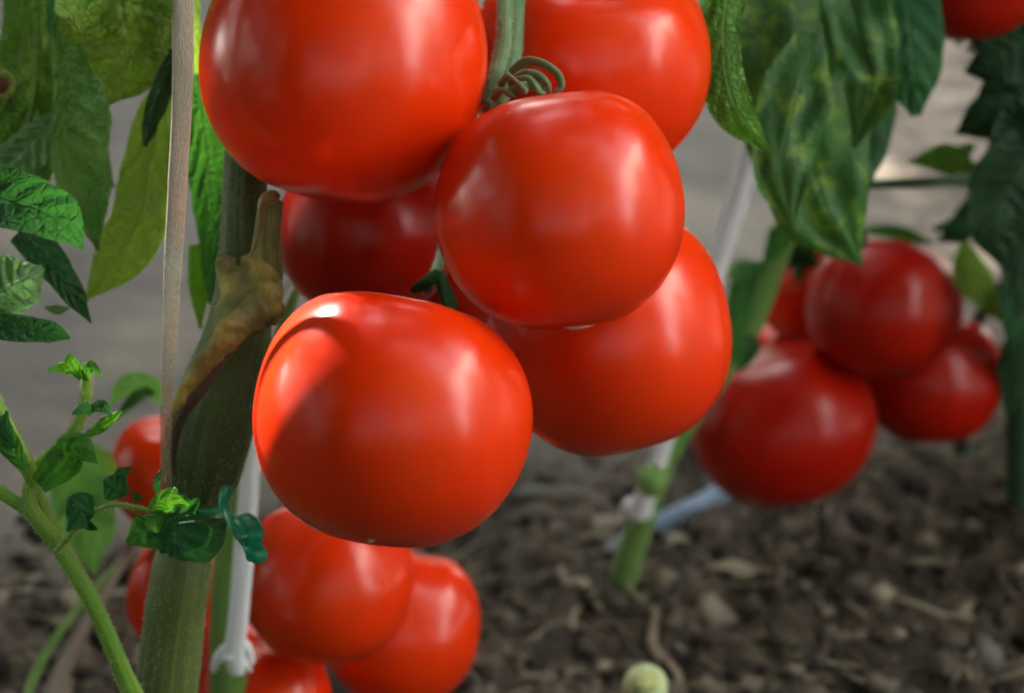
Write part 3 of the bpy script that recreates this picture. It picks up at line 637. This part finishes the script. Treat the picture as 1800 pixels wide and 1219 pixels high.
vs, fs, uvs = tube_geo(pt([(520, 470, .685, 24), (470, 580, .69, 26), (447, 690, .69, 30), (440, 800, .69, 34), (432, 930, .692, 36), (422, 1060, .695, 36), (412, 1150, .70, 36), (418, 1185, .703, 26)]), seg=16, n=80, flat=.5, wob=.12)
tube_geo(pt([(374, 1178, .706, 12), (385, 1155, .702, 20), (405, 1136, .70, 22), (430, 1134, .70, 20), (442, 1165, .706, 12)]), seg=14, n=40, wob=.3, vs=vs, fs=fs, uvs=uvs)
tube_geo(pt([(380, 1165, .704, 10), (400, 1155, .70, 18), (425, 1162, .702, 16), (440, 1180, .706, 8)]), seg=12, n=30, wob=.3, vs=vs, fs=fs, uvs=uvs)
tag(link("white_twine", mesh("white_twine", vs, fs, uvs), M_STRING), "white plastic twine knotted round the blurred stem below the front tomato", "twine", "white support twines")

# ---- rear right plant
rr = empty("tomato_plant", G(1105, 1000), "rear tomato plant with a curved green stem rising from the soil, large mottled leaf above", "tomato plant"); rr.location.z = 0
vs, fs, uvs = tube_geo(pt([(1420, 250, .84, 34), (1395, 360, .85, 40), (1362, 460, .855, 44), (1325, 560, .86, 44), (1275, 640, .865, 42), (1215, 730, .87, 40), (1172, 800, .875, 44), (1152, 850, .88, 42), (1132, 910, .888, 44), (1112, 960, .896, 46), (1098, 1005, .905, 50), (1090, 1040, .91, 40)]), seg=18, n=90, wob=.12)
tube_geo(pt([(1140, 870, .872, 30), (1146, 846, .871, 54), (1160, 820, .872, 40)]), seg=14, n=18, wob=.2, vs=vs, fs=fs, uvs=uvs)
link("stem", mesh("stem", vs, fs, uvs), SM_LIGHT, rr)
for path, wl, wr, m, k in [
    ([(1395, -80, .70), (1405, 80, .692), (1418, 220, .69), (1450, 360, .695), (1514, 470, .705)], [160, 185, 130, 95, 3], [130, 135, 112, 92, 3], 'mottled', dict(seed=60, ns=4, fold=.30, quilt=.015, rip=.10, ser=.05, label="large dark green leaf mottled with yellow green")),
    ([(1440, 60, .675), (1400, 170, .67), (1375, 290, .668), (1395, 405, .672)], [30, 66, 60, 4], [40, 66, 56, 4], 'mottled', dict(seed=86, ns=4, fold=.25, quilt=.02, rip=.12)),
    ([(1480, -60, .68), (1510, 60, .675), (1530, 150, .673), (1500, 262, .68)], [60, 64, 50, 4], [50, 60, 50, 4], 'mottled', dict(seed=87, ns=4, fold=-.2, quilt=.02, rip=.12)),
    ([(1440, 330, .74), (1470, 380, .74), (1516, 468, .745)], [60, 50, 3], [50, 46, 3], 'blue', dict(seed=88, ns=4, ser=.03)),
    ([(1290, -70, .615), (1272, 60, .61), (1290, 180, .61), (1362, 278, .62)], [40, 30, 34, 2], [54, 44, 46, 2], 'fresh', dict(seed=61, ns=7, ser=.04, fold=.3)),
    ([(1575, -60, .74), (1600, 50, .735), (1606, 130, .735), (1612, 205, .74)], [62, 64, 52, 10], [64, 66, 56, 12], 'blue', dict(seed=62, ns=5, ser=.04)),
    ([(1490, 40, .76), (1480, 200, .75), (1450, 340, .75), (1500, 440, .76)], [90, 100, 80, 4], [60, 60, 50, 4], 'dark', dict(seed=63, ns=6, ser=.04)),
    ([(1345, 470, .85), (1318, 490, .845), (1296, 555, .845), (1300, 655, .85)], [10, 20, 22, 6], [14, 28, 22, 6], 'mid', dict(seed=64, ns=5)),
    ([(1390, 380, .84), (1372, 420, .84), (1340, 470, .84)], [10, 20, 4], [10, 26, 4], 'mid', dict(seed=65, ns=4)),
    ([(1340, 470, .86), (1300, 470, .86), (1280, 490, .86)], [4, 14, 3], [4, 14, 3], 'pale', dict(seed=66, ns=4)),
    ([(1300, 590, .855), (1320, 610, .85), (1300, 655, .85)], [6, 18, 4], [6, 18, 4], 'dark', dict(seed=67, ns=4)),
    ]:
    k = dict(k); lab = k.pop('label', None); o = leaf("leaf", path, wl, wr, m, rr, **k)
    if lab: o["label"] = lab
vs, fs, uvs = tube_geo(pt([(1336, 200, .80, 38), (1322, 260, .805, 40), (1265, 450, .825, 40), (1205, 650, .85, 38), (1158, 810, .87, 33), (1140, 860, .872, 36), (1122, 900, .880, 44)]), seg=16, n=60, flat=1.0, wob=.05)
tube_geo(pt([(1096, 905, .892, 18), (1108, 888, .884, 26), (1130, 892, .880, 30), (1148, 905, .888, 14)]), seg=14, n=30, wob=.25, vs=vs, fs=fs, uvs=uvs)
tag(link("white_twine", mesh("white_twine", vs, fs, uvs), M_STRING), "straight white plastic twine slanting behind the cluster to the foot of the rear stem", "twine", "white support twines")

# ---- far right plant
fr = empty("tomato_plant", G(1790, 900), "shaded tomato plant at the right edge with dark leaves and upright green stem", "tomato plant"); fr.location.z = 0
tube("stem", [(1775, 100, .84, 40), (1780, 300, .86, 44), (1788, 500, .88, 46), (1792, 700, .92, 46), (1790, 860, .96, 48), (1788, 930, .98, 44)], SM_DARK, fr, wob=.08, n=60)
tube("side_stem", [(1500, 326, .80, 18), (1600, 322, .81, 20), (1700, 318, .83, 22), (1790, 330, .86, 26)], SM_DARK, fr)
tube("side_stem", [(1505, 318, .80, 20), (1508, 370, .81, 18), (1515, 430, .83, 22)], SM_DARK, fr)
tube("side_stem", [(1690, 790, .98, 34), (1690, 720, .96, 30), (1700, 600, .95, 26), (1780, 480, .90, 24)], SM_DARK, fr)
for path, wl, wr, m, k in [
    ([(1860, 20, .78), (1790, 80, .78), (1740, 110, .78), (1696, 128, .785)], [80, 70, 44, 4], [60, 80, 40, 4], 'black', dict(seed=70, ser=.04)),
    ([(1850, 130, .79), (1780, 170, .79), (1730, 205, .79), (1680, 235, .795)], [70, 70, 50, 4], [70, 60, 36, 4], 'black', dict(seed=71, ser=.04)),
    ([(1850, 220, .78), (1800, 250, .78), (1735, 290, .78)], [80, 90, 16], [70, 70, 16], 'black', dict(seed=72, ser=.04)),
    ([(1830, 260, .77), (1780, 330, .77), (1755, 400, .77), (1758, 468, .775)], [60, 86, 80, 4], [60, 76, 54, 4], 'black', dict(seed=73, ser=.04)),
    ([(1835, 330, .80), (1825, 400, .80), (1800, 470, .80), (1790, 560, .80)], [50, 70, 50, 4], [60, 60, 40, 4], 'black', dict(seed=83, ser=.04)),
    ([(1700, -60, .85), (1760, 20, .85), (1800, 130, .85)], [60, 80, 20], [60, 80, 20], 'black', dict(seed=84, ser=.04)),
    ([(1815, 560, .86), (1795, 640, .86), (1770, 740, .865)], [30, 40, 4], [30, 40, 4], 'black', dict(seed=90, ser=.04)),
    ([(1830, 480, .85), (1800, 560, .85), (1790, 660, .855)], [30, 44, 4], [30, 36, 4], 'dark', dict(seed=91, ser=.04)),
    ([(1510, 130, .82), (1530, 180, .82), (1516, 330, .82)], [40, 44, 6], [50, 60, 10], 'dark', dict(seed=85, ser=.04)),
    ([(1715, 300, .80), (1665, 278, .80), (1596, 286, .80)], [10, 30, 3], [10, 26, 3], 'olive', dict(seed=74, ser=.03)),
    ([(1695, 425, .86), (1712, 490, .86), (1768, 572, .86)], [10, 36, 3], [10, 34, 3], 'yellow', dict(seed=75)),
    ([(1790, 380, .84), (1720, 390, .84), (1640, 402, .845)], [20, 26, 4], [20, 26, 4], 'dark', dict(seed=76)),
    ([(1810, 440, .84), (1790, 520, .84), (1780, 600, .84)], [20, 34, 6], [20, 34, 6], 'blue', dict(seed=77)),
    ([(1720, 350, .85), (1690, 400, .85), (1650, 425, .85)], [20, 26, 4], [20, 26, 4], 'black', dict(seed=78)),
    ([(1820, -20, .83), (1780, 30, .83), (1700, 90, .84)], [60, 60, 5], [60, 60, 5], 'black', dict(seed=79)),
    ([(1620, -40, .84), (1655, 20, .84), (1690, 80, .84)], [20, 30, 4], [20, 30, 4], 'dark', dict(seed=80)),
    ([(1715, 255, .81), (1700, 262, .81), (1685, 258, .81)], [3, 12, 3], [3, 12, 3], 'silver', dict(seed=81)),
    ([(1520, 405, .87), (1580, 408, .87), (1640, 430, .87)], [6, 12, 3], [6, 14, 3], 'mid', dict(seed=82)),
    ]:
    leaf("leaf", path, wl, wr, m, fr, **k)

# ------------------------------------------------------------------ things on the soil
def gt(name, L, mat, label, cat, group=None, lift=.3, **k):
    pts = []
    for x, y, wd in L:
        D = gD(y); r = S(wd / 2, D); p = P(x, y, D); p.z = gz(p.x, p.y) + r * lift; pts.append((p, r))
    vs, fs, uvs = tube_geo(pts, **k); return tag(link(name, mesh(name, vs, fs, uvs), mat), label, cat, group)
gt("drip_hose", [(1330, 800, 40), (1265, 838, 46), (1210, 868, 48), (1150, 893, 38), (1090, 925, 26), (1045, 948, 16)], M_HOSE, "blue grey drip hose lying on the soil behind the foot of the rear stem", "hose", flat=.7, lift=.6, n=40, seg=18)
gt("dry_root", [(1082, 982, 10), (1118, 1015, 12), (1152, 1042, 15), (1150, 1075, 18), (1188, 1112, 17), (1205, 1150, 14), (1248, 1172, 10), (1258, 1215, 5)], M_TWIG, "long crooked dry root running down over the soil from the rear stem", "root", wob=.4, lift=1.6, n=60)
gt("dry_stalk", [(985, 950, 10), (1000, 985, 16), (1025, 1008, 20), (1058, 1030, 14)], M_CHIP, "short bent pale dry stalk on the soil left of the root", "dry stalk", wob=.3, lift=.9, n=30)
def chip(x, y, a, b_, rot, label, mat=M_CHIP, seed=0):
    D = gD(y); p = P(x, y, D); p.z = gz(p.x, p.y) + S(b_, D) * .5
    v, f = IC; vs = []; cs, sn = math.cos(rot), math.sin(rot)
    for q in v:
        k = 1 + .35 * noise.noise(q * 1.8 + Vector((seed, 0, 0))); X = q.x * S(a, D) * k; Z = q.z * S(b_, D) * k; Y = q.y * S(b_, D) * k
        vs.append(Vector((X * cs - Z * sn, Y, X * sn + Z * cs)))
    o = link("dry_chip", mesh("dry_chip", vs, f), mat, smooth=True); o.location = p
    return tag(o, label, "dry chip", "pale dry chips on the soil")
chip(1282, 972, 42, 22, .15, "largest pale dry chip on the soil, right of the rear stem foot", seed=1)
chip(1372, 1162, 20, 14, 0, "small beige chip on the dark soil near the bottom edge", seed=2)
chip(1580, 1092, 28, 12, -.6, "slanted greyish chip on the dark soil at lower right", seed=3)
chip(1740, 1120, 26, 34, .4, "upright grey chip on the dark soil at far lower right", plain("grey_chip", (.14, .125, .12), .85, .5, 400, .3), seed=4)
chip(1520, 1086, 20, 10, 0, "little tan chip on the dark soil, left of the slanted one", seed=5)
chip(1695, 1030, 22, 10, .7, "thin tan chip tilted on the soil towards the right edge", seed=6)
chip(960, 870, 60, 14, .03, "long flat grey chip on the soil right of the front tomato", plain("grey_chip_long", (.20, .20, .17), .85, .5, 400, .3), seed=7)
# cut stump at the bottom
st = empty("stem_stump", G(1135, 1290), "pale green cut stump poking into view at the bottom edge", "stump"); st.location.z = 0
D0 = .74
tube("stalk", [(1128, 1360, .80, 60), (1130, 1300, .775, 70), (1132, 1240, .755, 82), (1134, 1200, .745, 78)], M_STUMP, st, n=30, seg=22, wob=.06)
tube("cut_end", [(1134, 1204, .742, 50), (1134, 1196, .741, 46)], M_STUMP_IN, st, n=6, seg=20, wob=.1)

# ------------------------------------------------------------------ surrounding rows of plants (unseen, added around the view to shade the bed)
def cloud(parent, fn, n, rnd, hole=None, clear=None, Lr=(.06, .12), mat='dark'):
    vs, fs, uvs = [], [], []
    for i in range(n):
        c = fn(rnd)
        if hole and any(((c - p) - SUN * (c - p).dot(SUN)).length < hr for p, hr in hole): continue
        if clear and any(((c - p) - d.normalized() * (c - p).dot(d.normalized())).length < hr for p, d, hr in clear): continue
        L = rnd.uniform(*Lr); d = Vector((rnd.uniform(-1, 1), rnd.uniform(-1, 1), rnd.uniform(-1.1, .1))).normalized(); s = d.cross(Vector((rnd.uniform(-.4, .4), rnd.uniform(-.4, .4), 1))).normalized() * L * .32
        nn = d.cross(s).normalized(); b0 = len(vs)
        for t, wv in ((0, .15), (.3, 1), (.65, .8), (1, .05)):
            m = c + d * L * t + nn * L * .15 * math.sin(t * 3)
            vs += [m - s * wv - nn * L * .08 * wv, m, m + s * wv - nn * L * .08 * wv]; uvs += [(0, t), (.5, t), (1, t)]
        for k in range(3):
            fs += [(b0 + 3 * k, b0 + 3 * k + 1, b0 + 3 * k + 4, b0 + 3 * k + 3), (b0 + 3 * k + 1, b0 + 3 * k + 2, b0 + 3 * k + 5, b0 + 3 * k + 4)]
    return link("shade_foliage", mesh("shade_foliage", vs, fs, uvs), LM[mat], parent)
def leafy(x, y, h, r, n, seed, z0=.05, label="", hole=None):
    rnd = random.Random(seed); e = empty("tomato_plant", Vector((x, y, 0)), label, "tomato plant", "unseen tomato plants added around the bed for shade")
    vs, fs, uvs = tube_geo([(Vector((x, y, -.02)), .008), (Vector((x + .02, y, h * .5)), .007), (Vector((x, y + .02, h)), .004)], seg=8); link("stem", mesh("stem", vs, fs, uvs), SM_DARK, e)
    def fn(q):
        a = q.uniform(0, math.tau); k = r * math.sqrt(q.random()); return Vector((x + math.cos(a) * k, y + math.sin(a) * k, q.uniform(z0, h)))
    cloud(e, fn, n, rnd, hole)
HOLE = [(P(505, 640, .53), .06), (P(548, 585, .52), .055)]  # gaps in the added foliage that let sun onto the front tomato
NUM = "first second third fourth fifth sixth seventh eighth ninth tenth eleventh twelfth".split()
for k, x in enumerate([-3.0, -2.65, -2.3, -1.95, -1.6, -1.3, -1.0, -.65, -.3, .05, .4, .75]):      # row beyond the path
    leafy(x, 2.45 + .1 * math.sin(k * 2), 1.9, .28, 1250, 100 + k, label=NUM[k] + " leafy plant from the left in the unseen far row added for shade", hole=HOLE)
for k, y in enumerate([-.5, -.15, .2, .55, .9, 1.3, 1.7, 2.1]):                                   # row to the left
    leafy(-.80 - .06 * math.sin(y * 5), y, 1.9, .24, 1100, 130 + k, label=NUM[k] + " leafy plant of the unseen left hand row added for shade, counted away from the viewpoint", hole=HOLE)
for k, x in enumerate([-.7, -.35, 0, .35]):                                                    # behind the photographer
    leafy(x, -.62, 1.9, .24, 1100, 150 + k, label=NUM[k] + " leafy plant from the left, added behind the viewpoint for shade", hole=HOLE)
leafy(-.52, -.22, 1.5, .18, 900, 176, label="leafy plant added for shade at the near left, beside the viewpoint")
for k, (x, y) in enumerate([(.68, -.55), (.82, -.25)]):
    leafy(x, y, 1.7, .2, 900, 170 + k, label=("farther" if k == 0 else "nearer") + " leafy plant added for shade at the right, behind the viewpoint")
leafy(.47, 1.02, .8, .13, 420, 175, label="leafy plant added just outside the right edge to shade the tomatoes", z0=.03)
# upper foliage added to the plants out of view, to dim the bed
T0 = P(850, 350, .56)
for q, (px, py) in enumerate(((440, 430), (425, 520), (400, 610), (370, 700), (350, 790), (345, 870))):  # unseen leaves added along the sun line to shade the main stem
    c = P(px, py, .585) + SUN * .30; d = (P(350, 800, .59) - P(430, 450, .59)).normalized(); sd_ = d.cross(SUN).normalized()
    vv = [c - d * .016, c + sd_ * .024 - d * .006, c + sd_ * .021 + d * .012, c + d * .022, c - sd_ * .024 + d * .012, c - sd_ * .028 - d * .006]
    link("leaf", mesh("leaf", vv + [c + SUN * .003], [(6, k, (k + 1) % 6) for k in range(6)], [(.5, 0), (0, .3), (0, .7), (.5, 1), (1, .7), (1, .3), (.5, .5)]), LM['dark'], plant)
CLR = [(T0, Vector((-.06, .22, .97)), .12), (T0, Vector((.34, .55, .60)), .08)]  # openings left in the added canopy for sky highlights
def slab(x0, x1, y0, y1, z0, z1): return lambda q: Vector((q.uniform(x0, x1), q.uniform(y0, y1), q.uniform(z0, z1)))
cloud(plant, slab(-.55, .05, .15, 1.0, .72, 1.15), 650, random.Random(1), HOLE, CLR)
cloud(plant, slab(-.45, .30, -.10, .35, .80, 1.2), 450, random.Random(4), HOLE, CLR)
cloud(rr, slab(.0, .45, .45, 1.15, .75, 1.15), 420, random.Random(2), HOLE, CLR)
cloud(fr, slab(.10, .60, .70, 1.25, .30, .48), 520, random.Random(5), HOLE, None, (.05, .10), 'black')  # dense low leaves added out of view to darken the right group
cloud(fr, slab(.2, .75, .7, 1.3, .7, 1.15), 350, random.Random(3), HOLE, CLR)

# low white film wall added out of view on the right to bounce sunlight
gw = empty("bounce_wall", (1.0, .4, 0), "unseen white film wall added at the right to throw light on the bed", "bounce wall")
M_FILM = plain("white_film", (.80, .78, .74), .6, .2, 6, .04)
def box(vs, fs, lo, hi):
    b0 = len(vs); vs += [(x, y, z) for x in (lo[0], hi[0]) for y in (lo[1], hi[1]) for z in (lo[2], hi[2])]
    fs += [tuple(b0 + q for q in f) for f in ((0, 1, 3, 2), (4, 6, 7, 5), (0, 4, 5, 1), (2, 3, 7, 6), (0, 2, 6, 4), (1, 5, 7, 3))]
vs, fs = [], []; box(vs, fs, (1.0, .10, .10), (1.004, 1.30, 1.0)); link("film", mesh("film", vs, fs), M_FILM, gw, smooth=False)
M_WOOD = plain("wall_post_wood", (.25, .19, .13), .7, .4, 60, .3)
for y in (.12, .65, 1.2):
    vs, fs = [], []; box(vs, fs, (1.006, y, -.02), (1.05, y + .045, 1.1)); link("post", mesh("post", vs, fs), M_WOOD, gw, smooth=False)
